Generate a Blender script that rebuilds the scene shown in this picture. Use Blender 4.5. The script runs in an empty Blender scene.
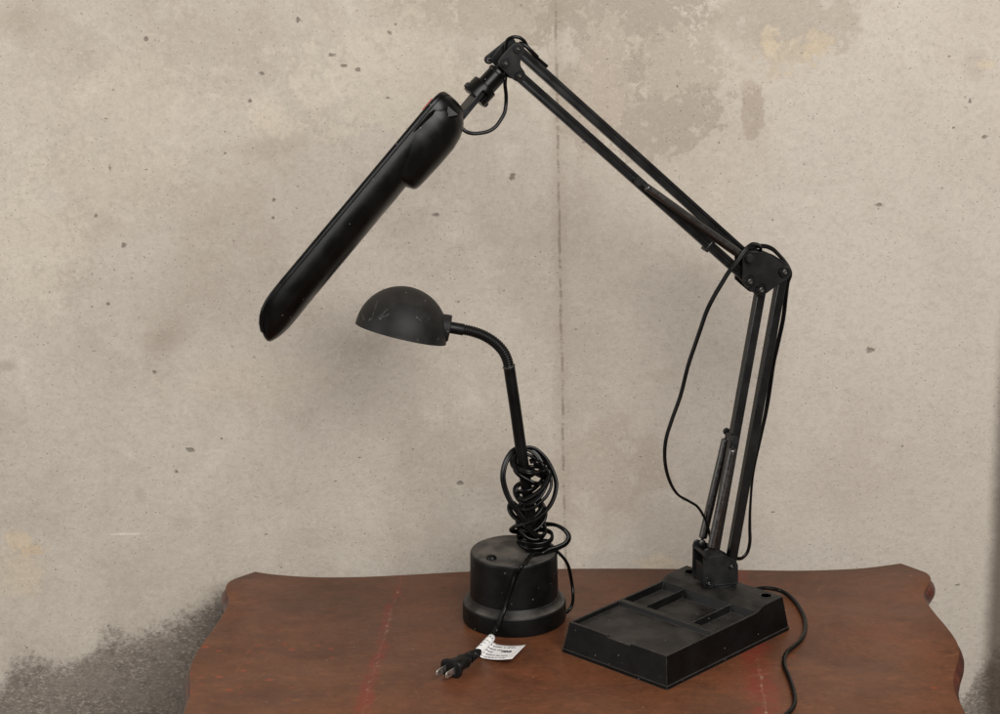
import bpy, bmesh, math, random
from mathutils import Vector, Matrix, noise as mnoise
random.seed(7)
scene = bpy.context.scene
COL = scene.collection
V = Vector
TT = 0.75                                   # height of the table top
WALL_Y = 0.215                              # face of the wall, just behind the table

# ------------------------------------------------------------------ camera
F, PITCH, ROLL, DIST = 2400.0, math.radians(17.0), math.radians(0.8), 3.08
fw = V((0, math.cos(PITCH), -math.sin(PITCH)))
up0 = V((0, math.sin(PITCH), math.cos(PITCH)))
rt0 = V((1, 0, 0))
RT = rt0*math.cos(ROLL) - up0*math.sin(ROLL)
UP = rt0*math.sin(ROLL) + up0*math.cos(ROLL)
def ray(x, y):
    return (fw*F + RT*(x-500) - UP*(y-357)).normalized()
CAM = V((0, 0, TT)) - ray(514.5, 617.5)*DIST
cd = bpy.data.cameras.new('camera'); cam = bpy.data.objects.new('camera', cd); COL.objects.link(cam)
cam.matrix_world = Matrix.Translation(CAM) @ Matrix((RT, UP, -fw)).transposed().to_4x4()
cd.sensor_width = 36; cd.lens = 36*F/1000; cd.clip_start = 0.05; cd.clip_end = 60
scene.camera = cam
def hit(x, y, p, n):                        # where the sight line through a photo pixel meets a real plane
    d = ray(x, y); return CAM + d*((p-CAM).dot(n)/d.dot(n))
def on_z(x, y, z): return hit(x, y, V((0, 0, z)), V((0, 0, 1)))
def on_y(x, y, Y): return hit(x, y, V((0, Y, 0)), V((0, 1, 0)))

# ------------------------------------------------------------------ light
world = bpy.data.worlds.new('World'); scene.world = world; world.use_nodes = True
bg = world.node_tree.nodes['Background']; bg.inputs[0].default_value = (1.0, .98, .96, 1); bg.inputs[1].default_value = 0.07
def area(name, loc, target, sx, sy, power, col):
    l = bpy.data.lights.new(name, 'AREA'); l.shape = 'RECTANGLE'; l.size = sx; l.size_y = sy; l.energy = power; l.color = col
    o = bpy.data.objects.new(name, l); COL.objects.link(o); o.location = loc
    o.rotation_euler = (V(target)-V(loc)).to_track_quat('-Z', 'Y').to_euler()
area('softbox_light', (0.85, -2.5, 2.75), (0.12, 0.1, 0.92), 2.0, 1.9, 133, (1, .985, .968))
area('fill_light', (-2.1, -1.1, 1.7), (0.0, 0.1, 1.0), 1.2, 1.6, 24, (1, .985, .968))
scene.view_settings.view_transform = 'Standard'; scene.view_settings.look = 'None'
scene.view_settings.exposure = 0.0; scene.view_settings.gamma = 1
scene.render.engine = 'CYCLES'

# ------------------------------------------------------------------ node helpers
def lin(r, g, b):
    f = lambda c: (c/255/12.92 if c/255 <= .04045 else ((c/255+.055)/1.055)**2.4)
    return (f(r), f(g), f(b), 1)
class NT:
    def __init__(s, name):
        s.m = bpy.data.materials.new(name); s.m.use_nodes = True; s.t = s.m.node_tree
        s.b = s.t.nodes['Principled BSDF']
        s.co = s.t.nodes.new('ShaderNodeTexCoord').outputs['Object']
        s._sep = None
    def n(s, k, **kw):
        x = s.t.nodes.new(k)
        for a, v in kw.items(): setattr(x, a, v)
        return x
    def put(s, sock, v):
        if isinstance(v, bpy.types.NodeSocket): s.t.links.new(v, sock)
        else:
            if isinstance(v, tuple) and len(v) == 4 and len(getattr(sock, 'default_value', (0,)*4)) == 3: v = v[:3]
            sock.default_value = v
    def math(s, op, a, b=0.0, c=None, clamp=False):
        x = s.n('ShaderNodeMath', operation=op, use_clamp=clamp); s.put(x.inputs[0], a); s.put(x.inputs[1], b)
        if c is not None: s.put(x.inputs[2], c)
        return x.outputs[0]
    def xyz(s):
        if s._sep is None:
            x = s.n('ShaderNodeSeparateXYZ'); s.put(x.inputs[0], s.co); s._sep = x.outputs
        return s._sep
    def map(s, scale=(1, 1, 1), rot=(0, 0, 0), loc=(0, 0, 0), co=None):
        x = s.n('ShaderNodeMapping'); s.put(x.inputs['Vector'], co or s.co)
        x.inputs['Scale'].default_value = scale; x.inputs['Rotation'].default_value = rot; x.inputs['Location'].default_value = loc
        return x.outputs[0]
    def noise(s, scale, detail=4, rough=.55, co=None, dist=0, lac=2):
        x = s.n('ShaderNodeTexNoise'); s.put(x.inputs['Vector'], co or s.co)
        x.inputs['Scale'].default_value = scale; x.inputs['Detail'].default_value = detail; x.inputs['Roughness'].default_value = rough
        x.inputs['Distortion'].default_value = dist; x.inputs['Lacunarity'].default_value = lac
        return x.outputs['Fac']
    def voro(s, scale, feature='F1', co=None, rnd=1):
        x = s.n('ShaderNodeTexVoronoi', feature=feature); s.put(x.inputs['Vector'], co or s.co)
        x.inputs['Scale'].default_value = scale; x.inputs['Randomness'].default_value = rnd
        return x.outputs
    def ss(s, v, a, b, lo=0., hi=1.):      # smooth step a..b -> lo..hi
        x = s.n('ShaderNodeMapRange', interpolation_type='SMOOTHSTEP'); s.put(x.inputs['Value'], v)
        x.inputs['From Min'].default_value = a; x.inputs['From Max'].default_value = b
        x.inputs['To Min'].default_value = lo; x.inputs['To Max'].default_value = hi
        return x.outputs[0]
    def mix(s, f, a, b, mode='MIX'):
        x = s.n('ShaderNodeMix', data_type='RGBA', blend_type=mode); s.put(x.inputs[0], f); s.put(x.inputs[6], a); s.put(x.inputs[7], b)
        return x.outputs[2]
    def ramp(s, f, stops):
        x = s.n('ShaderNodeValToRGB'); s.put(x.inputs[0], f); e = x.color_ramp.elements
        while len(e) < len(stops): e.new(.5)
        for i, (p, c) in enumerate(stops): e[i].position = p; e[i].color = c
        return x.outputs[0]
    def bump(s, h, strength, dist, normal=None):
        x = s.n('ShaderNodeBump'); s.put(x.inputs['Height'], h); x.inputs['Strength'].default_value = strength; x.inputs['Distance'].default_value = dist
        if normal is not None: s.put(x.inputs['Normal'], normal)
        return x.outputs[0]
    def streak(s, a, b, w, L, c, amt, col):  # a scratch of its own shape between two surface points (x, z)
        X, Y, Z = s.xyz(); ax, az, bx, bz = a.x-L.x, a.z-L.z, b.x-L.x, b.z-L.z; l2 = max(1e-9, (bx-ax)**2+(bz-az)**2)
        t = s.math('DIVIDE', s.math('ADD', s.math('MULTIPLY', s.math('SUBTRACT', X, ax), bx-ax), s.math('MULTIPLY', s.math('SUBTRACT', Z, az), bz-az)), l2, clamp=True)
        dx = s.math('SUBTRACT', X, s.math('ADD', s.math('MULTIPLY', t, bx-ax), ax)); dz = s.math('SUBTRACT', Z, s.math('ADD', s.math('MULTIPLY', t, bz-az), az))
        d = s.math('SQRT', s.math('ADD', s.math('MULTIPLY', dx, dx), s.math('MULTIPLY', dz, dz)))
        m = s.math('MULTIPLY', s.ss(d, w, w*.2), s.ss(s.noise(420, 3, .7), .36, .56))
        return s.mix(s.math('MULTIPLY', m, amt), c, col)
    def done(s, color=None, rough=None, normal=None, metal=0, spec=None):
        if color is not None: s.put(s.b.inputs['Base Color'], color)
        if rough is not None: s.put(s.b.inputs['Roughness'], rough)
        if normal is not None: s.put(s.b.inputs['Normal'], normal)
        s.b.inputs['Metallic'].default_value = metal
        if spec is not None: s.b.inputs['Specular IOR Level'].default_value = spec
        return s.m

# ------------------------------------------------------------------ materials
def mat_black(name, base=.012, rough=.42, dust=.0, wear=.25, grain=1.0, spec=.20, warm=1.06, dustcol=(.13, .115, .10, 1), marks=None, org=(0, 0, 0), dfloor=.12, edge=0):
    t = NT(name)
    n1 = t.noise(38, 5, .6); n2 = t.noise(900, 3, .6); n3 = t.noise(24, 5, .6, dist=.5)
    c = t.mix(t.ss(n1, .35, .7), (base*.8*warm, base*.8, base*.8/warm, 1), (base*1.5*warm, base*1.45, base*1.45/warm, 1))
    if dust > 0:
        g = t.n('ShaderNodeNewGeometry'); sp = t.n('ShaderNodeSeparateXYZ'); t.put(sp.inputs[0], g.outputs['Normal'])
        top = t.ss(sp.outputs[2], .45, .98)
        patch = t.math('MULTIPLY', t.ss(n3, .36, .62, dfloor, 1), t.ss(n1, .25, .75, .45, 1))
        f = t.math('MULTIPLY', t.math('MULTIPLY', top, patch), dust)
        c = t.mix(f, c, dustcol)
        sp2 = t.voro(260); rnd = t.n('ShaderNodeSeparateColor'); t.put(rnd.inputs[0], sp2['Color'])
        fl = t.math('MULTIPLY', t.math('LESS_THAN', sp2['Distance'], .16), t.math('GREATER_THAN', rnd.outputs[0], .975))
        c = t.mix(t.math('MULTIPLY', fl, .65), c, (.34, .31, .28, 1))
    if edge:                                # rubbed edges: where the rounded normal leaves the flat one
        bv = t.n('ShaderNodeBevel', samples=4); bv.inputs['Radius'].default_value = .0014
        gg = t.n('ShaderNodeNewGeometry'); dt = t.n('ShaderNodeVectorMath', operation='DOT_PRODUCT'); t.put(dt.inputs[0], bv.outputs[0]); t.put(dt.inputs[1], gg.outputs['Normal'])
        c = t.mix(t.math('MULTIPLY', t.ss(dt.outputs['Value'], .985, .80), t.ss(t.noise(120, 4, .7), .36, .6, .35*edge, edge)), c, (.085, .078, .072, 1))
    # scuffs
    sc = t.voro(55, co=t.map((1, .22, 1), (.4, .3, .9))); r2 = t.n('ShaderNodeSeparateColor'); t.put(r2.inputs[0], sc['Color'])
    fs = t.math('MULTIPLY', t.ss(sc['Distance'], .09, .04), t.math('GREATER_THAN', r2.outputs[1], .955))
    c = t.mix(t.math('MULTIPLY', fs, wear), c, (.30, .27, .25, 1))
    for (x0, y0, x1, y1, Yd, w, amt) in (marks or ()): c = t.streak(on_y(x0, y0, Yd), on_y(x1, y1, Yd), w, V(org), c, amt, (.42, .39, .36, 1))
    r = t.math('ADD', t.ss(n1, .3, .75, rough-.06, rough+.08), t.math('MULTIPLY', n2, .05))
    return t.done(c, r, t.bump(n2, .10*grain, .0004), spec=spec)
M = {}
M['base'] = mat_black('moulded_black_plastic', .0030, .40, .27, .25, dfloor=.45, edge=.85)
M['drum'] = mat_black('dusty_black_paint', .0028, .42, .75, .25, dfloor=.22, edge=.4)
M['dome'] = mat_black('matte_black_paint', .0105, .50, .05, .5, 1.8, org=(0, 0, .75), marks=((377, 303, 372, 317, -.03, .0007, 0.11), (388, 307, 379, 315, -.03, .0009, 0.10), (384, 313, 380, 316, -.03, .0012, 0.16), (389, 311, 386, 313, -.03, .0008, 0.13), (417, 314, 421, 317, -.03, .0012, 0.16), (369, 319, 371, 317, -.03, .0009, 0.22), (418, 334, 419, 336, -.03, .0009, 0.18), (426, 295, 430, 297, -.03, .0009, 0.09), (362, 317, 364, 320, -.03, .0009, 0.14)))
M['head'] = mat_black('glossy_black_plastic', .0020, .30, .10, .5, .4)
M['bar'] = mat_black('black_enamelled_steel', .0055, .30, .0, .04, .6, warm=1.0, spec=.5)
M['plate'] = mat_black('matte_black_steel', .0115, .36, .0, .25, 1.0, warm=1.0, spec=.3)
M['stem'] = mat_black('satin_black_tube', .0025, .38, .0, .15, .5)
M['cord'] = mat_black('black_cord_rubber', .0028, .26, .0, .1, .4)
M['plug'] = mat_black('black_plug_rubber', .004, .45, .1, .1, .8)
def mat_metal(name, col, rough):
    t = NT(name); n = t.noise(240, 4, .6)
    return t.done(t.mix(n, tuple(c*.55 for c in col[:3])+(1,), col), t.ss(n, .3, .7, rough-.06, rough+.12), metal=1)
M['spring'] = mat_metal('oxidised_spring_steel', (.17, .165, .16, 1), .34)
M['rivet'] = mat_metal('dulled_rivet_steel', (.17, .16, .15, 1), .45)
M['prong'] = mat_metal('nickel_plated_brass', (.80, .76, .70, 1), .42)
def mat_plain(name, col, rough, bumpy=0.0):
    t = NT(name); n = t.noise(120, 4, .6)
    return t.done(t.mix(t.ss(n, .3, .7), tuple(c*.88 for c in col[:3])+(1,), col), rough, t.bump(n, bumpy, .0005) if bumpy else None)
M['hole'] = mat_plain('painted_hole_shade', (.002, .002, .002, 1), .8)  # near-black colour standing in for the shade inside holes
M['red'] = mat_plain('red_switch_plastic', (.42, .05, .03, 1), .4)
M['tag'] = mat_plain('white_tag_paper', (.80, .78, .76, 1), .55, .15)
M['ink'] = mat_plain('printed_ink', (.06, .05, .06, 1), .6)
M['diffuser'] = mat_plain('white_tube_glass', (.72, .72, .70, 1), .25)
M['inner'] = mat_plain('white_reflector_enamel', (.62, .61, .58, 1), .35)
M['bulb'] = mat_plain('frosted_bulb_glass', (.75, .74, .72, 1), .3)

# ---- concrete wall
def make_wall_mat():
    t = NT('weathered_concrete'); X, Y, Z = t.xyz()
    co = t.co
    warp = t.noise(5.5, 5, .6); warp2 = t.noise(22, 5, .65); fine = t.noise(170, 5, .65); grit = t.noise(620, 3, .7); curd = t.noise(70, 5, .72, dist=.4)
    big = t.noise(1.7, 4, .55); mid = t.noise(8.0, 6, .62, dist=.6)
    c = t.mix(t.ss(big, .33, .68), lin(175, 166, 153), lin(190, 181, 169))
    c = t.mix(t.ss(mid, .40, .72, 0, .55), c, lin(160, 149, 136))
    c = t.mix(t.ss(t.noise(14, 6, .66, co=t.map(loc=(3.1, 2, 5))), .52, .74, 0, .5), c, lin(200, 191, 178))
    c = t.mix(t.ss(t.noise(3.4, 5, .6, co=t.map(loc=(9, 1, 7))), .52, .70, 0, .45), c, lin(158, 145, 130))
    def ell(px, py, rx, ry, wob=.8, soft=.25, hf=.5):
        p = on_y(px, py, WALL_Y); s = DIST/F
        dx = t.math('DIVIDE', t.math('SUBTRACT', X, p.x), rx*s*1.07); dz = t.math('DIVIDE', t.math('SUBTRACT', Z, p.z), ry*s*1.12)
        d = t.math('SQRT', t.math('ADD', t.math('MULTIPLY', dx, dx), t.math('MULTIPLY', dz, dz)))
        d = t.math('ADD', d, t.math('MULTIPLY', t.math('SUBTRACT', warp2, .5), wob*2))
        d = t.math('ADD', d, t.math('MULTIPLY', t.math('SUBTRACT', fine, .5), hf)); d = t.math('ADD', d, t.math('MULTIPLY', t.math('SUBTRACT', curd, .5), wob*1.5))
        return t.ss(d, 1+soft, 1-soft)
    def mul(a, b): return t.math('MULTIPLY', a, b)
    lit_r = t.math('MULTIPLY', t.ss(t.math('ADD', X, t.math('MULTIPLY', warp, .25)), .12, .62), .55)  # wall colour lightened to the right, imitating the stronger light there
    c = t.mix(lit_r, c, lin(192, 183, 171))
    # damp looking darker patches, each with its own outline
    for (px, py, rx, ry, amt, wob, soft, colr) in (
            (625, 10, 78, 62, .85, 1.3, .1, (155, 144, 131)), (655, 98, 68, 52, .85, 1.2, .1, (154, 143, 130)), (588, 100, 34, 46, .7, 1.2, .1, (158, 145, 131)),
            (752, 112, 12, 26, .85, .8, .08, (160, 147, 133)), (975, 65, 14, 14, .5, .9, .25, (168, 156, 143)),
            (775, 20, 70, 40, .6, 1.6, .3, (158, 146, 131)), (480, 12, 95, 26, .45, 1.6, .3, (150, 138, 122)), 
            (10, 22, 30, 14, .35, 1., .8, (144, 128, 112)), (345, 340, 9, 9, .2, .8, .8, (140, 127, 112)), (160, 342, 18, 10, .35, .8, .9, (146, 132, 118)),
            (140, 495, 5, 7, .3, .8, .6, (138, 126, 112)), (182, 523, 10, 6, .25, .8, .6, (142, 130, 116)), (8, 366, 8, 4, .4, 1., .8, (128, 118, 110)), 
            (600, 470, 62, 45, .6, 1.5, .15, (162, 149, 135)), (660, 375, 14, 7, .3, 1., .5, (160, 146, 130)), (265, 148, 35, 10, .35, 1., .7, (152, 138, 122)),
            (45, 230, 60, 20, .25, 1.3, .5, (155, 140, 123)), (430, 545, 60, 22, .3, 1.2, .5, (160, 148, 134)), (850, 480, 60, 40, .25, 1.3, .5, (162, 150, 136))):
        c = t.mix(mul(ell(px, py, rx, ry, wob, soft), amt), c, lin(*colr))
    # pale limey patches and ochre blooms
    for (px, py, rx, ry, amt, wob, soft, colr) in (
            (605, 75, 26, 50, .38, 2.2, .12, (186, 174, 158)), (700, 60, 60, 26, .35, 2.4, .15, (192, 180, 163)), (270, 122, 26, 13, .5, 1.6, .4, (196, 184, 164)),
            (30, 240, 45, 60, .5, 1.4, .5, (192, 182, 166)), (400, 80, 70, 50, .35, 1.8, .3, (196, 185, 166)), (115, 180, 60, 30, .3, 1.4, .5, (186, 174, 156)),
            (818, 45, 11, 14, .32, 2.8, .25, (208, 186, 150)), (785, 55, 26, 12, .25, 2.4, .2, (200, 182, 152)), (768, 40, 8, 9, .4, 2., .2, (198, 178, 148)),
            (35, 550, 10, 6, .5, 2.2, .4, (192, 164, 130)), (18, 540, 12, 8, .5, 1.4, .4, (198, 176, 146)), (20, 575, 25, 20, .35, 1.6, .5, (196, 178, 150)),
            (240, 380, 60, 20, .25, 1.6, .5, (186, 172, 150)), (660, 563, 20, 6, .35, 1., .5, (205, 178, 140)), (985, 65, 10, 5, .5, 1.3, .4, (205, 188, 158)),
            (130, 100, 80, 40, .3, 1.6, .6, (190, 178, 162))):
        c = t.mix(mul(ell(px, py, rx, ry, wob, soft, 1.0), amt), c, lin(*colr))
    # general grain
    c = t.mix(t.ss(fine, .44, .68, .0, .22), c, lin(142, 131, 119)); c = t.mix(t.ss(t.noise(300, 4, .75, co=t.map(loc=(7, 7, 7))), .55, .68, 0, .26), c, lin(214, 204, 190))
    c = t.mix(t.ss(grit, .55, .72, 0, .35), c, lin(122, 111, 100)); c = t.mix(t.ss(t.noise(75, 5, .7, co=t.map(loc=(1, 8, 2))), .58, .74, 0, .18), c, lin(146, 134, 121))
    c = t.mix(t.ss(curd, .52, .70, 0, .16), c, lin(150, 139, 127)); c = t.mix(t.ss(curd, .48, .32, 0, .15), c, lin(204, 194, 181))
    # air holes: round and smeared
    pit = None
    for (sc, thr, rad, mp, keep) in ((30, .84, .08, ((1, 1, 1), (0, 0, 0)), .5), (75, .72, .16, ((1, 1, 1), (0, .3, 0)), .5), (26, .88, .09, ((1, 1, 2.4), (0, .75, 0)), .5), (170, .66, .2, ((1, 1, 1), (0, 0, 0)), .45), (60, .86, .06, ((1, 1, 4.0), (0, .7, 0)), .5), (110, .80, .15, ((1, 1, 1.6), (0, -.5, 0)), .42)):
        v = t.voro(sc, co=t.map(mp[0], mp[1], (sc*.13, 0, .7))); q = t.n('ShaderNodeSeparateColor'); t.put(q.inputs[0], v['Color'])
        d = t.math('ADD', v['Distance'], t.math('MULTIPLY', t.math('SUBTRACT', fine, .5), .22))
        size = t.math('MULTIPLY', q.outputs[1], rad)
        m = mul(t.ss(t.math('SUBTRACT', d, size), .035, -.02), t.math('GREATER_THAN', q.outputs[0], thr))
        m = mul(m, t.ss(t.noise(6, 3, .6, co=t.map(loc=(sc, 2, 1))), .36, .60, .25, 1))
        pit = mul(m, keep) if pit is None else t.math('MAXIMUM', pit, mul(m, keep))
    c = t.mix(t.math('MULTIPLY', pit, 1.35, clamp=True), c, lin(86, 75, 64))
    # hair cracks
    for (sc, rot, th) in ():
        v = t.voro(sc, 'DISTANCE_TO_EDGE', co=t.map((1, 1, .45), (0, rot, 0), (sc, 0, 3)))
        m = mul(t.ss(t.math('ADD', v['Distance'], mul(t.math('SUBTRACT', fine, .5), .012)), th*2, 0), t.ss(t.noise(7, 4, .6, co=t.map(loc=(sc, 4, 4))), .58, .68))
        c = t.mix(mul(m, .30), c, lin(122, 108, 92))
    # individual deeper holes seen on the wall
    holes = None
    for (px, py, rx, ry) in ((332, 55, 4, 2.2), (344, 66, 3, 1.6), (262, 73, 2.5, 3), (298, 20, 2, 2.5), (250, 101, 2, 2.5), (110, 168, 1.6, 6), (96, 216, 2, 2), (225, 153, 2.5, 2),
                             (358, 70, 3, 2), (388, 98, 3, 1.5), (436, 215, 4, 2), (108, 304, 2.5, 2), (124, 245, 3, 3), (190, 450, 4.5, 2.4), (177, 472, 2.4, 2), (92, 307, 2, 2),
                             (146, 39, 2, 2), (390, 33, 2.2, 2.2), (273, 218, 2, 1.6), (274, 200, 2, 2), (954, 128, 2, 2), (985, 137, 3, 2), (870, 350, 4, 3), (957, 585, 3, 2), (460, 483, 3.5, 2.2),
                             (880, 205, 6, 2), (377, 205, 5, 1.5), (513, 175, 2.5, 1.5), (512, 178, 3, 2), (835, 595, 2, 2), (420, 325, 2, 2), (155, 372, 2, 2), (970, 100, 1.5, 3)):
        e = ell(px, py, rx*.66, ry*.62, 1.2, .6, 4.5); holes = e if holes is None else t.math('MAXIMUM', holes, e)
    c = t.mix(mul(holes, .62), c, lin(78, 66, 54))
    # pale scratch
    a = ell(125, 534, 17, 1.1, .25, .5, .2); c = t.mix(mul(a, .7), c, lin(205, 196, 184))
    # pour joint: a narrow broken line running down
    pa, pb = on_y(555.5, 0, WALL_Y), on_y(565.5, 565, WALL_Y)
    k = (pb.x-pa.x)/(pb.z-pa.z)
    sx = t.math('SUBTRACT', X, t.math('ADD', t.math('MULTIPLY', t.math('SUBTRACT', Z, pa.z), k), pa.x))
    sx = t.math('ADD', sx, t.math('MULTIPLY', t.math('SUBTRACT', warp2, .5), .006))
    adj = t.math('ABSOLUTE', sx)
    brk = t.ss(t.noise(30, 6, .75, co=t.map((.05, 1, 1.6))), .40, .62, .06, .8)
    joint = mul(t.ss(adj, .0024, .0004), brk)
    c = t.mix(mul(t.ss(adj, .016, .002), .22), c, lin(140, 126, 110))
    c = t.mix(mul(joint, .6), c, lin(104, 90, 76))
    c = t.mix(mul(t.ss(sx, 0, .004), .10), c, lin(150, 139, 126))
    # rough dark honeycombed concrete low down, ragged upper border
    pts = [(-60, 700), (0, 688), (14, 662), (38, 656), (66, 668), (92, 652), (106, 636), (136, 634), (172, 624), (196, 610), (222, 592), (260, 610), (500, 650), (900, 700), (966, 700), (976, 676), (986, 662), (1000, 654), (1060, 650)]
    X0, X1, Z0, Z1 = -1.0, 1.0, .2, 1.4
    fc = t.n('ShaderNodeFloatCurve'); cv = fc.mapping.curves[0]
    P = [on_y(a, b, WALL_Y) for a, b in pts]
    pp = [(0, (P[0].z-Z0)/(Z1-Z0))] + [((q.x-X0)/(X1-X0), (q.z-Z0)/(Z1-Z0)) for q in P] + [(1, (P[-1].z-Z0)/(Z1-Z0))]
    while len(cv.points) < len(pp): cv.points.new(.5, .5)
    for i, (a, b) in enumerate(pp): cv.points[i].location = (a, b); cv.points[i].handle_type = 'VECTOR'
    fc.mapping.update()
    nx = t.math('DIVIDE', t.math('SUBTRACT', X, X0), X1-X0); t.put(fc.inputs['Value'], nx)
    zb = t.math('ADD', t.math('MULTIPLY', fc.outputs[0], Z1-Z0), Z0)
    dz = t.math('SUBTRACT', zb, Z)
    dz = t.math('ADD', dz, t.math('MULTIPLY', t.math('SUBTRACT', warp2, .5), .05))
    dz = t.math('ADD', dz, t.math('MULTIPLY', t.math('SUBTRACT', fine, .5), .055)); dz = t.math('ADD', dz, mul(t.math('SUBTRACT', curd, .5), .04))
    rough_m = t.ss(dz, -.010, .022)
    spk = t.noise(300, 5, .8, co=t.map((.8, 1, 1.3), (0, .7, 0))); blot = t.noise(26, 5, .65)
    dark = t.ramp(spk, [(.32, lin(92, 84, 77)), (.46, lin(108, 99, 91)), (.56, lin(140, 130, 119)), (.64, lin(196, 184, 170))])
    dark = t.mix(t.ss(blot, .40, .62, 0, .6), dark, lin(130, 120, 110)); dark = t.mix(t.ss(curd, .52, .66, 0, .5), dark, lin(84, 77, 70))
    soft_m = mul(t.ss(dz, -.03, .05), t.ss(t.noise(60, 6, .75, co=t.map(loc=(5, 5, 1))), .36, .60, .55, 1)); c = t.mix(mul(soft_m, .55), c, lin(108, 98, 90)); c = t.mix(mul(rough_m, .82), c, dark)
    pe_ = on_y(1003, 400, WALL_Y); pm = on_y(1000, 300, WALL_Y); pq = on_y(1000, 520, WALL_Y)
    strip = mul(t.ss(t.math('ADD', X, mul(t.math('SUBTRACT', warp2, .5), .01)), pe_.x-.018, pe_.x+.006), t.ss(Z, pm.z+.08, pm.z-.14, .0, .80))  # separate dark band along the right edge, stronger downward
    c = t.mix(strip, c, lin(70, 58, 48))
    # relief
    h = t.math('ADD', mul(fine, .5), mul(mid, .6)); h = t.math('ADD', h, mul(curd, .7)); h = t.math('ADD', h, mul(grit, .18))
    h = t.math('SUBTRACT', h, mul(pit, .9)); h = t.math('SUBTRACT', h, mul(holes, 1.0)); h = t.math('SUBTRACT', h, mul(joint, 1.1))
    h = t.math('ADD', h, mul(mul(rough_m, spk), 1.8))
    return t.done(c, t.ss(fine, .3, .7, .78, .92), t.bump(h, .75, .0018), spec=.3)
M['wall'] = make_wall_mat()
def make_floor_mat():
    t = NT('floor_concrete'); c = t.mix(t.noise(6, 6, .6), lin(112, 104, 96), lin(138, 130, 120))
    return t.done(c, .7, t.bump(t.noise(150, 4, .6), .3, .002))
M['floor'] = make_floor_mat()

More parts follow.
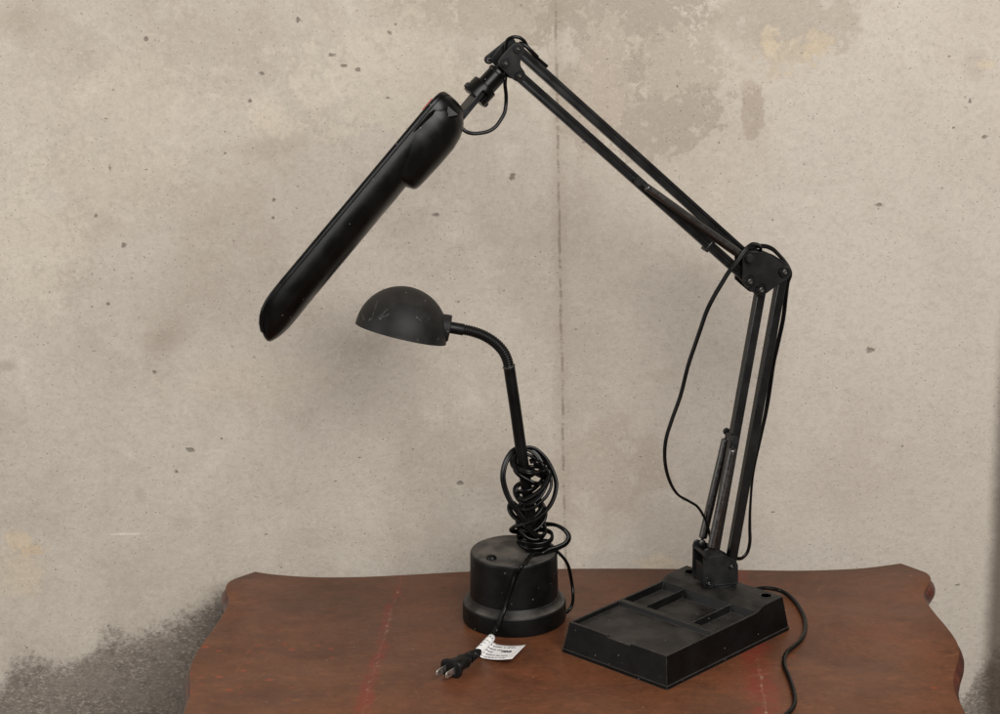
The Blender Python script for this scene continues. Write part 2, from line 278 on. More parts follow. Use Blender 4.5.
# ---- table top leather / lacquered wood
def make_table_mat():
    t = NT('worn_reddish_brown_lacquer'); t.co = t.map(loc=(.08, -.19, 0)); X, Y, Z = t.xyz()
    def mul(a, b): return t.math('MULTIPLY', a, b)
    streak = t.noise(7, 7, .68, co=t.map((1, 1.7, 1), (0, 0, .12)))
    blot = t.noise(9, 6, .65, dist=.8); fine = t.noise(420, 4, .7, co=t.map((.35, 1.6, 1))); mott = t.noise(46, 6, .7)
    c = t.mix(t.ss(streak, .32, .7), lin(88, 54, 36), lin(114, 70, 45))
    c = t.mix(t.ss(blot, .46, .74, 0, .45), c, lin(84, 57, 43))
    c = t.mix(t.ss(t.noise(7, 5, .6, co=t.map(loc=(4, 7, 1))), .50, .72, 0, .55), c, lin(120, 68, 43))
    c = t.mix(t.ss(mott, .5, .72, 0, .5), c, lin(74, 44, 29)); c = t.mix(t.ss(t.noise(110, 5, .7, co=t.map((.5, 1.4, 1), loc=(2, 2, 0))), .5, .75, 0, .5), c, lin(140, 88, 56))
    c = t.mix(t.ss(fine, .45, .70, 0, .6), c, lin(62, 36, 25))
    c = t.mix(t.ss(t.noise(300, 3, .7, co=t.map((.3, 1.5, 1), loc=(3, 3, 3))), .60, .78, 0, .35), c, lin(150, 92, 62))
    # orange flecks, thick at the left and sparse elsewhere
    fl = t.voro(62, co=t.map((.8, 1.1, 1), (0, 0, .5))); q = t.n('ShaderNodeSeparateColor'); t.put(q.inputs[0], fl['Color'])
    d = t.math('ADD', fl['Distance'], mul(t.math('SUBTRACT', mott, .5), .5))
    p = on_z(243, 655, TT); L = V((p.x, p.y))
    dl = t.math('SQRT', t.math('ADD', t.math('POWER', t.math('SUBTRACT', X, L.x), 2), t.math('POWER', mul(t.math('SUBTRACT', Y, L.y), .7), 2)))
    dens = t.ss(dl, .15, .02, .012, .50)
    thr = t.math('SUBTRACT', 1.0, dens)
    flm = mul(t.ss(d, .30, .02), t.math('GREATER_THAN', q.outputs[0], thr))
    c = t.mix(mul(flm, .6), c, lin(158, 66, 38))
    # the two red stained seams with crumbling filler
    for (a, b, w) in (((402, 574), (362, 714), .009), ((741, 570), (767, 714), .020)):
        A, B = on_z(*a, TT), on_z(*b, TT); k = (B.x-A.x)/(B.y-A.y)
        s = t.math('SUBTRACT', X, t.math('ADD', mul(t.math('SUBTRACT', Y, A.y), k), A.x))
        s2 = t.math('ADD', s, mul(t.math('SUBTRACT', t.noise(18, 5, .6, co=t.map(loc=(a[0], 0, 0))), .5), .035))
        near = t.ss(Y, A.y, B.y, .7, 1.5)
        m = t.ss(t.math('DIVIDE', t.math('ABSOLUTE', s2), near), w, w*.35)
        m = mul(m, t.ss(t.noise(11, 4, .6, co=t.map(loc=(0, a[0], 0))), .33, .6, .15, .8))
        m = mul(m, t.ss(mott, .36, .60, .25, 1)); c = t.mix(mul(m, .72), c, lin(128, 44, 35))
        s3 = t.math('ABSOLUTE', t.math('ADD', s, mul(t.math('SUBTRACT', mott, .5), .004)))
        line = mul(t.ss(s3, .0016, .0003), t.ss(t.noise(30, 4, .7, co=t.map(loc=(1, a[0], 3))), .42, .58))
        c = t.mix(mul(line, .35), c, lin(140, 100, 82))
        crumb = mul(t.ss(s3, .0050, .001), t.ss(t.noise(110, 4, .7, co=t.map(loc=(5, a[0], 3))), .585, .64))
        c = t.mix(mul(crumb, .55), c, lin(168, 138, 118))
    # dust specks and hairline scratches
    sp = t.voro(95); q2 = t.n('ShaderNodeSeparateColor'); t.put(q2.inputs[0], sp['Color'])
    m = mul(t.math('LESS_THAN', sp['Distance'], .09), t.math('GREATER_THAN', q2.outputs[0], .965))
    c = t.mix(mul(m, .6), c, lin(188, 150, 120))
    for (rot, sc, th) in ((.25, 7, .004), (1.3, 5, .003), (-.5, 6, .0035)):
        v = t.voro(sc, 'DISTANCE_TO_EDGE', co=t.map((1, .35, 1), (0, 0, rot), (sc, 1, 0)))
        m = mul(t.ss(v['Distance'], th*1.6, th*.2), t.ss(t.noise(10, 3, .6, co=t.map(loc=(sc, 4, 4))), .60, .68))
        c = t.mix(mul(m, .15), c, lin(170, 120, 88))
    r = t.ss(blot, .3, .75, .36, .52)
    h = t.math('ADD', mul(fine, .6), mul(mott, .5))
    return t.done(c, r, t.bump(h, .25, .0007), spec=.28)
M['table'] = make_table_mat()
def make_edge_mat():
    t = NT('dark_red_lacquered_edge')
    n = t.noise(40, 5, .65); c = t.mix(t.ss(n, .35, .7), lin(58, 24, 18), lin(98, 44, 29))
    c = t.mix(t.ss(t.noise(120, 4, .7, co=t.map((1, 1, .4), (0, .5, 0))), .60, .70, 0, .6), c, lin(170, 88, 52))
    return t.done(c, .34, t.bump(n, .3, .001))
M['edge'] = make_edge_mat()

# ------------------------------------------------------------------ mesh helpers
ORIG = {}
def link(name, me, mat, parent=None, sharp=35, bevel=0, sub=0):
    o = bpy.data.objects.new(name, me); COL.objects.link(o)
    if mat: me.materials.append(M[mat])
    if parent is not None:
        o.parent = parent
        L = ORIG[parent.name]; ORIG[o.name] = L
        me.transform(Matrix.Translation(-L))
    for p in me.polygons: p.use_smooth = True
    me.set_sharp_from_angle(angle=math.radians(sharp))
    if bevel:
        m = o.modifiers.new('bevel', 'BEVEL'); m.width = bevel; m.segments = 2; m.limit_method = 'ANGLE'; m.angle_limit = math.radians(30)
    if sub:
        m = o.modifiers.new('sub', 'SUBSURF'); m.levels = sub; m.render_levels = sub
    return o
def fin(name, bm, mat, parent=None, **k):
    bmesh.ops.remove_doubles(bm, verts=bm.verts, dist=1e-6)
    bmesh.ops.recalc_face_normals(bm, faces=bm.faces)
    me = bpy.data.meshes.new(name); bm.to_mesh(me); bm.free()
    return link(name, me, mat, parent, **k)
def thing(name, loc, label, cat):
    o = bpy.data.objects.new(name, None); COL.objects.link(o); o.location = loc; o.empty_display_size = .05
    o['label'] = label; o['category'] = cat; ORIG[o.name] = V(loc); return o
def catmull(pts, per=8, closed=False):
    P = [V(p) for p in pts]; n = len(P); out = []
    rng = n if closed else n-1
    for i in range(rng):
        if closed: a, b, c, d = P[(i-1) % n], P[i], P[(i+1) % n], P[(i+2) % n]
        else: a, b, c, d = P[max(i-1, 0)], P[i], P[i+1], P[min(i+2, n-1)]
        for j in range(per):
            t = j/per
            out.append(.5*((2*b)+(c-a)*t+(2*a-5*b+4*c-d)*t*t+(3*b-a-3*c+d)*t**3))
    if not closed: out.append(P[-1])
    return out
def ring_faces(bm, rings, closed_path=False, cap=True):
    n = len(rings[0])
    for i in range(len(rings)-(0 if closed_path else 1)):
        a, b = rings[i], rings[(i+1) % len(rings)]
        for j in range(n): bm.faces.new((a[j], a[(j+1) % n], b[(j+1) % n], b[j]))
    if cap and not closed_path: bm.faces.new(rings[0][::-1]); bm.faces.new(rings[-1])
def sweep(bm, path, section, up=V((0, 0, 1)), scale=None, twist=None):
    """section: list of (a,b); transported frame along the path."""
    n = len(path); T = [(path[min(i+1, n-1)]-path[max(i-1, 0)]).normalized() for i in range(n)]
    N = (up - T[0]*up.dot(T[0]))
    if N.length < 1e-4: N = V((1, 0, 0)) - T[0]*T[0].x
    N.normalize(); rings = []
    for i in range(n):
        N = (N - T[i]*N.dot(T[i])).normalized(); B = T[i].cross(N)
        s = 1 if scale is None else scale(i/(n-1), i)
        a = 0 if twist is None else twist(i/(n-1))
        Nn = N*math.cos(a)+B*math.sin(a); Bb = -N*math.sin(a)+B*math.cos(a)
        rings.append([bm.verts.new(path[i] + (Bb*x + Nn*y)*s) for x, y in section])
    ring_faces(bm, rings)
def circle(r, n=14, ry=None): return [(r*math.cos(2*math.pi*k/n), (ry or r)*math.sin(2*math.pi*k/n)) for k in range(n)]
def twin(r, gap=.62, n=9):                  # section of a two-strand flat cord
    o = []
    for sgn in (1, -1):
        for k in range(n):
            a = math.radians(-128+256*k/(n-1)) + (0 if sgn > 0 else math.pi)
            o.append((sgn*r*gap*1.25 + r*math.cos(a), r*math.sin(a)))
    return o
def lathe(bm, prof, org, axis=V((0, 0, 1)), n=48, cap=True):
    axis = V(axis).normalized(); a = axis.orthogonal().normalized(); b = axis.cross(a)
    rings = [[bm.verts.new(org + axis*z + (a*math.cos(2*math.pi*k/n) + b*math.sin(2*math.pi*k/n))*max(r, 1e-5)) for k in range(n)] for r, z in prof]
    ring_faces(bm, rings, cap=cap)
def extrude_poly(bm, pts, d):               # pts: list of Vector; d: offset vector
    A = [bm.verts.new(p) for p in pts]; B = [bm.verts.new(p+d) for p in pts]; n = len(A)
    bm.faces.new(A[::-1]); bm.faces.new(B)
    for i in range(n): bm.faces.new((A[i], A[(i+1) % n], B[(i+1) % n], B[i]))
def box(bm, c, ax, ay, az, sx, sy, sz):
    vs = [bm.verts.new(c + ax*(sx*i/2) + ay*(sy*j/2) + az*(sz*k/2)) for i in (-1, 1) for j in (-1, 1) for k in (-1, 1)]
    for f in ((0, 1, 3, 2), (4, 6, 7, 5), (0, 4, 5, 1), (2, 3, 7, 6), (0, 2, 6, 4), (1, 5, 7, 3)): bm.faces.new([vs[i] for i in f])
def hull2(pts):
    pts = sorted(set((round(a, 7), round(b, 7)) for a, b in pts))
    def half(ps):
        h = []
        for p in ps:
            while len(h) > 1 and (h[-1][0]-h[-2][0])*(p[1]-h[-2][1])-(h[-1][1]-h[-2][1])*(p[0]-h[-2][0]) <= 0: h.pop()
            h.append(p)
        return h[:-1]
    return half(pts)+half(pts[::-1])

# ------------------------------------------------------------------ setting: wall and floor
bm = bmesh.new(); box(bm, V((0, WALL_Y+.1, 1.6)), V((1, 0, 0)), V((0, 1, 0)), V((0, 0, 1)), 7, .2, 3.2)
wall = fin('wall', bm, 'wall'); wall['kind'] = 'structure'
bm = bmesh.new(); box(bm, V((0, -2.4, -.055)), V((1, 0, 0)), V((0, 1, 0)), V((0, 0, 1)), 7, 5.6, .1)
floor = fin('floor', bm, 'floor'); floor['kind'] = 'structure'

# ------------------------------------------------------------------ table
def make_table():
    root = thing('table', (0.08, -.19, 0), 'reddish brown wooden table with scalloped edge standing against the concrete wall', 'table')
    back = [(255, 571.4), (279, 574.6), (315, 576.8), (360, 576.6), (405, 574.6), (468, 571.2), (530, 569), (600, 568.2), (680, 568.6), (745, 569.6), (800, 570.3), (848.7, 568.8), (873, 566.8), (901, 563)]
    right = [(922, 570.5), (928, 573.5), (930.5, 577), (929.5, 582), (925.5, 588), (923.8, 594), (927, 602), (936, 614), (945.5, 625), (955, 638), (959, 648), (958.5, 658), (955, 670), (953.5, 682), (956, 694), (962, 706)]
    left = [(237, 577.5), (229.5, 581), (226, 585.5), (226.5, 591), (228.5, 597), (227, 606), (219, 620), (209.5, 633), (199, 648), (192, 661), (190, 672), (190, 684), (190, 694), (186, 707)]
    S = lambda l: [on_z(x, y, TT) for x, y in l]
    B, R, L = S(back), S(right), S(left)
    ym = R[-1].y-.02
    Rm = [V((p.x, 2*ym-p.y, TT)) for p in R[::-1]]; ymL = L[-1].y-.02
    Lm = [V((p.x, 2*ymL-p.y, TT)) for p in L[::-1]]
    Fr = [V((p.x, 2*ym-p.y, TT)) for p in B[::-1]]
    def smooth(l, per=4): return catmull(l, per)
    # counter-clockwise seen from above: back goes right->left
    outline = smooth(B)[::-1] + smooth([B[0]]+L)[1:] + smooth(Lm+[Fr[-1]])[:-1] + smooth(Fr)[::-1] + smooth([B[-1]]+R+Rm+[Fr[0]])[::-1][1:-1]
    out = []
    for p in outline:
        if not out or (p-out[-1]).length > 8e-4: out.append(p)
    if (out[0]-out[-1]).length < 8e-4: out.pop()
    outline = out; n = len(outline)
    # offset rings for a moulded edge
    nrm = []
    for i in range(n):
        t = (outline[(i+1) % n]-outline[i-1]).normalized(); nrm.append(V((t.y, -t.x, 0)))
    c = sum((p for p in outline), V())/n
    if sum(nrm[i].dot(outline[i]-c) for i in range(n)) < 0: nrm = [-q for q in nrm]
    def ring(bm, off, z): return [bm.verts.new(V((p.x, p.y, 0)) + nrm[i]*off + V((0, 0, z))) for i, p in enumerate(outline)]
    bm = bmesh.new()
    r0 = ring(bm, -.0012, TT); r1 = ring(bm, 0, TT-.0009); r2 = ring(bm, .0005, TT-.003)
    rb = ring(bm, 0, TT-.006)
    f = bm.faces.new(r0)
    for a, b in ((r0, r1), (r1, r2), (r2, rb)):
        for j in range(n): bm.faces.new((a[j], a[(j+1) % n], b[(j+1) % n], b[j]))
    bm.faces.new(rb[::-1])
    bmesh.ops.triangulate(bm, faces=[f])
    fin('table_top', bm, 'table', root, sharp=50)
    bm = bmesh.new()
    prof = [(-.0015, TT-.0062), (.0015, TT-.0075), (.0050, TT-.011), (.0068, TT-.016), (.0068, TT-.020), (.0045, TT-.025), (-.001, TT-.028), (-.003, TT-.031), (-.001, TT-.034), (-.003, TT-.038), (-.010, TT-.040)]
    rs = [ring(bm, o, z) for o, z in prof]
    for a, b in zip(rs, rs[1:]):
        for j in range(n): bm.faces.new((a[j], a[(j+1) % n], b[(j+1) % n], b[j]))
    bm.faces.new(rs[0]); bm.faces.new(rs[-1][::-1])
    fin('edge_moulding', bm, 'edge', root, sharp=50)
    x0, x1 = min(p.x for p in outline)+.085, max(p.x for p in outline)-.085
    y0, y1 = min(p.y for p in outline)+.07, max(p.y for p in outline)-.06
    X, Yv, Z = V((1, 0, 0)), V((0, 1, 0)), V((0, 0, 1))
    for cx, cy, sx, sy in (((x0+x1)/2, y0, x1-x0-.05, .018), ((x0+x1)/2, y1, x1-x0-.05, .018), (x0, (y0+y1)/2, .018, y1-y0-.05), (x1, (y0+y1)/2, .018, y1-y0-.05)):
        bm = bmesh.new(); box(bm, V((cx, cy, TT-.0405-.04)), X, Yv, Z, sx, sy, .08); fin('apron', bm, 'edge', root, bevel=.002)
    for cx in (x0, x1):
        for cy in (y0, y1):
            bm = bmesh.new(); rings = []
            for z, s, o in ((TT-.0405, .027, 0), (TT-.13, .027, 0), (TT-.17, .024, .006), (TT-.4, .016, -.006), (TT-.62, .012, -.002), (.03, .015, .012), (0, .02, .018)):
                ox = (1 if cx == x1 else -1)*o; oy = (1 if cy == y1 else -1)*o
                rings.append([bm.verts.new((cx+ox+a*s, cy+oy+b*s, z)) for a, b in ((-1, -1), (1, -1), (1, 1), (-1, 1))])
            ring_faces(bm, rings); fin('leg', bm, 'edge', root, bevel=.003)
    return root
table = make_table()

def carve(o, cut):                          # cut one mesh out of another, then throw the cutter away
    md = o.modifiers.new('cut', 'BOOLEAN'); md.object = cut; md.operation = 'DIFFERENCE'; md.solver = 'EXACT'
    bpy.context.view_layer.update(); me = bpy.data.meshes.new_from_object(o.evaluated_get(bpy.context.evaluated_depsgraph_get()))
    o.modifiers.clear(); o.data = me; bpy.data.objects.remove(cut)
    for p in me.polygons: p.use_smooth = True
    me.set_sharp_from_angle(angle=math.radians(30))
# ------------------------------------------------------------------ helper: rivet / screw head
def rivet(parent, c, n, r, h=.0022, name='rivet', mat='plate', socket=True):
    bm = bmesh.new()
    lathe(bm, [(r, -.001), (r, h*.5), (r*.86, h), (r*.55, h), (r*.50, h*.55), (0, h*.55)] if socket else [(r, -.001), (r, h*.6), (r*.8, h), (0, h)], c, n, 24)
    o = fin(name, bm, 'bar' if mat == 'plate' else mat, parent, sharp=50)
    if socket:
        bm = bmesh.new(); lathe(bm, [(r*.47, h*.5), (r*.45, h*.95), (r*.34, h*1.15), (r*.20, h*.8), (0, h*.8)], c, n, 18)
        fin('pin', bm, 'rivet', o)
    return o
def disc_pin(parent, c, n, r, l, mat='plate', name='stud'):
    bm = bmesh.new(); lathe(bm, [(r*.6, -l), (r*.6, -.003), (r, -.003), (r, 0), (r*.85, .0012), (0, .0012)], c, n, 20)
    return fin(name, bm, mat, parent)
def coil(parent, a, b, r, name='spring'):
    bm = bmesh.new(); n = int((b-a).length/.00085); path = [a+(b-a)*(i/n) for i in range(n+1)]
    sweep(bm, path, circle(r, 16), V((.3, -1, .1)), scale=lambda t, i: (.93 if i % 2 else 1.05)*(1 if .015 < t < .985 else max(.25, min(t, 1-t)/.015)))
    o = fin(name, bm, 'spring', parent, sharp=80)
    d = (b-a).normalized()
    for p, s in ((a, -1), (b, 1)):          # end hooks
        bm = bmesh.new(); sweep(bm, [p-d*s*.004, p+d*s*.002, p+d*s*.006], circle(.0018, 10)); fin('hook', bm, 'plate', o)
    return o

# ------------------------------------------------------------------ the tall balanced-arm lamp
def make_task_lamp():
    A, B, C = on_z(562, 653.5, TT), on_z(667, 690.5, TT), on_z(790, 632.5, TT)
    v = (C-B).normalized(); u = (A-B); W = u.length; bi = (u.normalized()+v).normalized(); pr_ = V((-bi.y, bi.x, 0)); sgn = 1 if pr_.dot(u) > 0 else -1; u = (bi+pr_*sgn).normalized(); v = (bi-pr_*sgn).normalized(); Lg = (C-B).length*1.022; W *= 1.018; zz = V((0, 0, 1))
    root = thing('desk_lamp', tuple((A+C)/2), 'tall black balanced-arm lamp with long tubular head and rectangular tray base', 'desk lamp')
    P = lambda a, b, z: B + u*a + v*b + zz*z
    HF, HD = .0405, .046                    # front part and rear deck heights
    inset = .0065
    # --- tray base: height field
    ub = [0, .0022, .0045, .0065]; tw = W-2*inset; tl = Lg-2*inset
    U = [0, .0025, .0045, .27*tw-.004, .27*tw-.0028, .27*tw+.0012, .27*tw+.0028, .77*tw-.0028, .77*tw-.0012, .77*tw+.0028, .77*tw+.004, tw-.0045, tw-.0025, tw]
    R0, R1, D0 = .405*tl, .435*tl, .80*tl
    Vv = [0, .0025, .0055, R0-.003, R0, R1, R1+.003, D0-.009, D0-.004, D0+.004, D0+.009, tl-.002, tl]
    notch = (.36*tw, .60*tw)
    U = sorted(U + [notch[0]-.001, notch[0]+.001, notch[1]-.001, notch[1]+.001])
    def hgt(a, b):
        rim = HF - .0004
        if b > D0+.0085: return HD
        if b > D0+.0035: return HD-.0012
        if b > D0-.0045:
            return HD-.0045 if (a < .003 or a > tw-.003) else HF-.0008
        edge = a < .0026 or a > tw-.0026
        if b < .0026: return rim-.0030 if notch[0] < a < notch[1] else rim
        if edge: return rim
        if b < R0-.001: return HF-.0058 if .004 < b < R0-.0025 else rim-.001
        if b < R1+.001: return rim
        if b > D0-.0095 and b > D0-.0045: return HF-.006
        k = a/tw
        onrib = abs(a-.27*tw) < .0022 or abs(a-.77*tw) < .0022
        if onrib: return rim-.0008
        return HF-(.0120 if .27 < k < .77 else .0095)
    bm = bmesh.new()
    G = [[bm.verts.new(P(inset+a, inset+b, hgt(a, b))) for b in Vv] for a in U]
    for i in range(len(U)-1):
        for j in range(len(Vv)-1): 
            q4 = [(i, j), (i, j+1), (i+1, j+1), (i+1, j)]; hs = [hgt(U[a], Vv[b]) for a, b in q4]; vs4 = [G[a][b] for a, b in q4]
            md = sorted(hs)[1]*.5+sorted(hs)[2]*.5; odd = max(range(4), key=lambda z_: abs(hs[z_]-md))   # crease runs through the odd corner
            if max(hs)-min(hs) < 1e-5: bm.faces.new(vs4)
            else: bm.faces.new((vs4[odd], vs4[(odd+1) % 4], vs4[(odd+2) % 4])); bm.faces.new((vs4[odd], vs4[(odd+2) % 4], vs4[(odd+3) % 4]))
    # skirt
    peri = [(i, 0) for i in range(len(U))] + [(len(U)-1, j) for j in range(1, len(Vv))] + [(i, len(Vv)-1) for i in range(len(U)-2, -1, -1)] + [(0, j) for j in range(len(Vv)-2, 0, -1)]
    def skirt(i, j, z, off):
        a = off + (W-2*off)*(U[i]/tw); b = off + (Lg-2*off)*(Vv[j]/tl); return bm.verts.new(P(a, b, z))
    r1 = [skirt(i, j, .0052, .0008) for i, j in peri]; r2 = [skirt(i, j, .0045, .0) for i, j in peri]; r3 = [skirt(i, j, 0.0002, .0) for i, j in peri]
    rt = [G[i][j] for i, j in peri]; n = len(peri)
    for a, b in ((rt, r1), (r1, r2), (r2, r3)):
        for k in range(n): bm.faces.new((a[k], a[(k+1) % n], b[(k+1) % n], b[k]))
    bm.faces.new(r3)
    base = fin('tray_base', bm, 'base', root, sharp=14)
    for a, b in ((.885*tw, .935*tl), (.105*tw, .945*tl)):   # two pen holes
        q = P(inset+a, inset+b, HD)
        bm = bmesh.new(); lathe(bm, [(.0088, -.001), (.0088, .0006), (.0078, .0011), (.0066, .0007), (.0064, -.0003)], q, n=30, cap=False)
        ho = fin('pen_hole', bm, 'base', base)
        bm = bmesh.new(); lathe(bm, [(.0066, .0002), (0, .0002)], q, n=24); fin('hole_shadow', bm, 'hole', ho)  # black disc painted in as the shade of the hole
    bm = bmesh.new(); box(bm, P(W/2, .00, .0), u, v, zz, .0001, .0001, .0001); bm.free()
    # --- plane of the arms
    yaw = math.radians(20); d = V((math.cos(yaw), math.sin(yaw), 0)); nn = V((math.sin(yaw), -math.cos(yaw), 0))
    OFF = .017
    pf = on_z(722, 587, TT+HD+.002); P0 = pf - nn*OFF
    def A2(x, y, off=0.0): return hit(x, y, P0+nn*off, nn)          # point of the arm plane moved off along its normal
    def M2(x, y, off=0.0): return hit(x, y, P0, nn) + nn*off        # same point, shifted sideways in space
    px = DIST/F
    # --- swivel foot
    cb = M2(722, 584); cb = V((cb.x, cb.y, TT+HD))
    bm = bmesh.new(); lathe(bm, [(.019, .0002), (.019, .003), (.016, .0045), (.010, .006), (.010, .012), (0, .012)], cb, n=36); fin('swivel_foot', bm, 'plate', root)
    # --- bracket: two cheek plates and a web
    bx = lambda x, y, off: A2(680+x/8.92, 520+y/8.92, off)
    outl = [(212, 300), (222, 268), (250, 252), (300, 262), (390, 308), (505, 370), (520, 400), (520, 560), (508, 572), (310, 588), (288, 602), (250, 610), (220, 600), (206, 572)]
    fpts = [bx(x, y, OFF) for x, y in outl]
    bm = bmesh.new(); extrude_poly(bm, fpts, nn*-.0025); br = fin('arm_bracket', bm, 'plate', root, bevel=.0007)
    bm = bmesh.new(); extrude_poly(bm, [p-nn*(2*OFF-.0025) for p in fpts], nn*-.0025); fin('arm_bracket', bm, 'plate', root, bevel=.0007)
    bm = bmesh.new(); extrude_poly(bm, [bx(x, y, OFF)-nn*.0027 for x, y in ((225, 420), (500, 400), (508, 560), (310, 580), (225, 590))], nn*-(2*OFF-.0054)); fin('bracket_web', bm, 'plate', root, bevel=.001)
    for line in (((228, 342), (270, 332), (360, 318), (385, 316), (500, 374)), ((222, 520), (262, 514), (290, 532), (303, 560), (310, 580), (400, 572), (504, 562)), ((300, 265), (345, 285), (395, 316))):
        bm = bmesh.new(); sweep(bm, catmull([bx(x, y, OFF)+nn*.0002 for x, y in line], 5), circle(.0009, 8)); fin('ridge', bm, 'plate', br)
    for (x, y) in ((332, 415), (372, 400), (345, 440), (398, 425), (330, 465), (400, 462), (372, 452)):
        bm = bmesh.new(); lathe(bm, [(.0006, -.0004), (.0005, .0004), (0, .0005)], bx(x, y, OFF), nn, 8); fin('embossed_mark', bm, 'plate', br)
    rivet(root, bx(255, 562, OFF), nn, .0044, mat='plate'); rivet(root, bx(457, 410, OFF), nn, .0044)
    # --- arm bars
    def bar(p, q, name, w=.0120, dep=.0105, ext=.004, g=0):
        a, b = M2(*p), M2(*q); t = (b-a).normalized(); a = a-t*ext; b = b+t*ext
        s = nn.cross(t).normalized()
        hw, hd = w/2, dep/2
        sec = [(-hw, -hd), (hw, -hd), (hw, hd), (-hw, hd)] if not g else [(-hw, -hd), (hw, -hd), (hw, hd), (hw*.38, hd), (hw*.30, hd-g), (-hw*.30, hd-g), (-hw*.38, hd), (-hw, hd)]
        bm = bmesh.new(); rings = [[bm.verts.new(c + s*x + nn*y) for x, y in sec] for c in (a, b)]
        ring_faces(bm, rings); return fin(name, bm, 'bar', root, bevel=.0012)
    pl0, pl1 = (708.5, 580), (760.5, 289.4); pr0, pr1 = (730, 566), (782.5, 271.4)
    bar(pl0, pl1, 'lower_arm_bar'); bar(pr0, pr1, 'lower_arm_bar')
    pu_a, pu_b = (750, 259), (517, 49.5); pb_a, pb_b = (749.3, 281), (519, 76)
    bar(pu_a, pu_b, 'upper_arm_bar', g=.0012); bar(pb_a, pb_b, 'upper_arm_bar', g=.0012)
    # clip on the lower of the upper bars
    bm = bmesh.new(); a = M2(708, 245.5); t = (M2(*pb_b)-M2(*pb_a)).normalized(); box(bm, a, t, nn.cross(t), nn, .005, .0155, .0132); fin('cord_clip', bm, 'bar', root, bevel=.0008)
    # --- elbow plates
    circ = lambda x, y, r: [(x+r*math.cos(k*math.pi/12), y+r*math.sin(k*math.pi/12)) for k in range(24)]
    h = [(p.x, p.y) for p in catmull([V((x, y, 0)) for x, y in [(743.2, 256), (744, 252.2), (748, 251.2), (762.7, 252.4), (771, 254.8), (779, 258.3), (787, 263.5), (791, 269), (790.8, 275), (787, 279.3), (776, 286.6), (766.5, 293.4), (763, 296), (758, 296.2), (753.5, 292.8), (745, 285.4), (743, 281)]], 4, True)]
    for off in (OFF*.72, -OFF*.72):
        bm = bmesh.new(); extrude_poly(bm, [A2(x, y, OFF*.72)+nn*(off-OFF*.72) for x, y in h], nn*(-.0024 if off > 0 else .0024)); ep = fin('elbow_plate', bm, 'plate', root, sharp=40, bevel=.0007)
        if off > 0:
            inner = [(750, 252.5), (768, 253.5), (780, 260), (789, 268)]
            bm = bmesh.new(); sweep(bm, catmull([A2(x, y, off)+nn*.0002 for x, y in inner], 6), circle(.0008, 8)); fin('ridge', bm, 'plate', ep)
            for x, y, r in ((784, 271.4, .0076), (749.3, 281, .0076), (760.5, 289.4, .0076)): rivet(ep, A2(x, y, off), nn, r, .0036)
    # --- head plate (triangle)
    hx = lambda x, y: (420+x/7.143, 20+y/7.143)
    hp = catmull([V((*hx(x, y), 0)) for x, y in [(690, 160), (735, 180), (750, 225), (722, 285), (722, 330), (752, 380), (748, 425), (710, 444), (665, 425), (610, 372), (566, 325), (568, 285), (635, 205)]], 5, True)
    for off in (OFF*.75, -OFF*.75):
        bm = bmesh.new(); extrude_poly(bm, [A2(p.x, p.y, OFF*.75)+nn*(off-OFF*.75) for p in hp], nn*(-.0024 if off > 0 else .0024)); h2 = fin('head_plate', bm, 'plate', root, sharp=40, bevel=.0006)
        if off > 0:
            for x, y in ((697, 205), (610, 308), (708, 397)): rivet(h2, A2(*hx(x, y), off), nn, .0056, .0030)
    # back cheek strap that sticks out to the left of the plate
    bm = bmesh.new(); hh = hull2(circ(*hx(495, 285), 4.6)+circ(*hx(650, 165), 5)); extrude_poly(bm, [A2(x, y, -OFF*.95) for x, y in hh], nn*-.003); fin('tension_strap', bm, 'plate', root, bevel=.0006)
    bm = bmesh.new(); lathe(bm, [(.0032, -.001), (.0032, .0008), (.0018, .0008), (.0016, 0), (0, 0)], A2(*hx(495, 287), -OFF*.95), nn, 18); fin('strap_eye', bm, 'rivet', root)
    # --- springs
    s0, s1 = (734.3, 442), (711.5, 550)
    k0 = disc_pin(root, A2(735, 440.5, .0215), nn, .0055, .022, 'plate', 'spring_pin'); disc_pin(root, A2(727.2, 431.8, -.0165), nn, .0046, .006, 'plate', 'spring_pin')
    for off in (.0155, -.0155):
        a, b = (A2(733, 448, off), A2(711.5, 549, off)) if off > 0 else (A2(726, 438, off), A2(702.5, 539, off))
        coil(root, a, b, .0058 if off > 0 else .0054)
    for off, (x, y) in ((.0185, (706.5, 556)), ):
        disc_pin(root, A2(x, y, off), nn, .0042, .037, 'plate', 'spring_pin')
    bm = bmesh.new(); lathe(bm, [(.0046, -.002), (.0046, .001), (.0026, .0022), (0, .0022)], A2(702.3, 543, -.0125), nn, 20); fin('spring_washer', bm, 'rivet', root)
    for off in (.0125, -.0125):
        coil(root, A2(645 if off > 0 else 643, 186 if off > 0 else 188, off), A2(742, 255 if off > 0 else 257, off), .0045)
    disc_pin(root, A2(639.2, 181.8, .017), nn, .0050, .034, 'plate', 'spring_pin')
    disc_pin(root, A2(750.5, 258.8, .0215), nn, .0052, .043, 'plate', 'spring_pin')
    # --- knuckle between arm and head
    ka, kb = M2(503, 63.5), M2(463, 112)
    t = (kb-ka).normalized(); s = nn.cross(t)
    Lk = (kb-ka).length
    bm = bmesh.new(); box(bm, ka+t*.009, t, s, nn, .034, .0075, .007); fin('knuckle_tab', bm, 'plate', root, bevel=.0008)
    kc = M2(498.5, 71.5); kt = (M2(469.5, 102.5)-kc).normalized()
    bm = bmesh.new(); lathe(bm, [(.0098, -.001), (.0115, 0), (.0118, .003), (.0108, .0042), (.0108, .024), (.0108, .030), (0, .030)], kc, kt, 36)
    fin('swivel_barrel', bm, 'head', root)
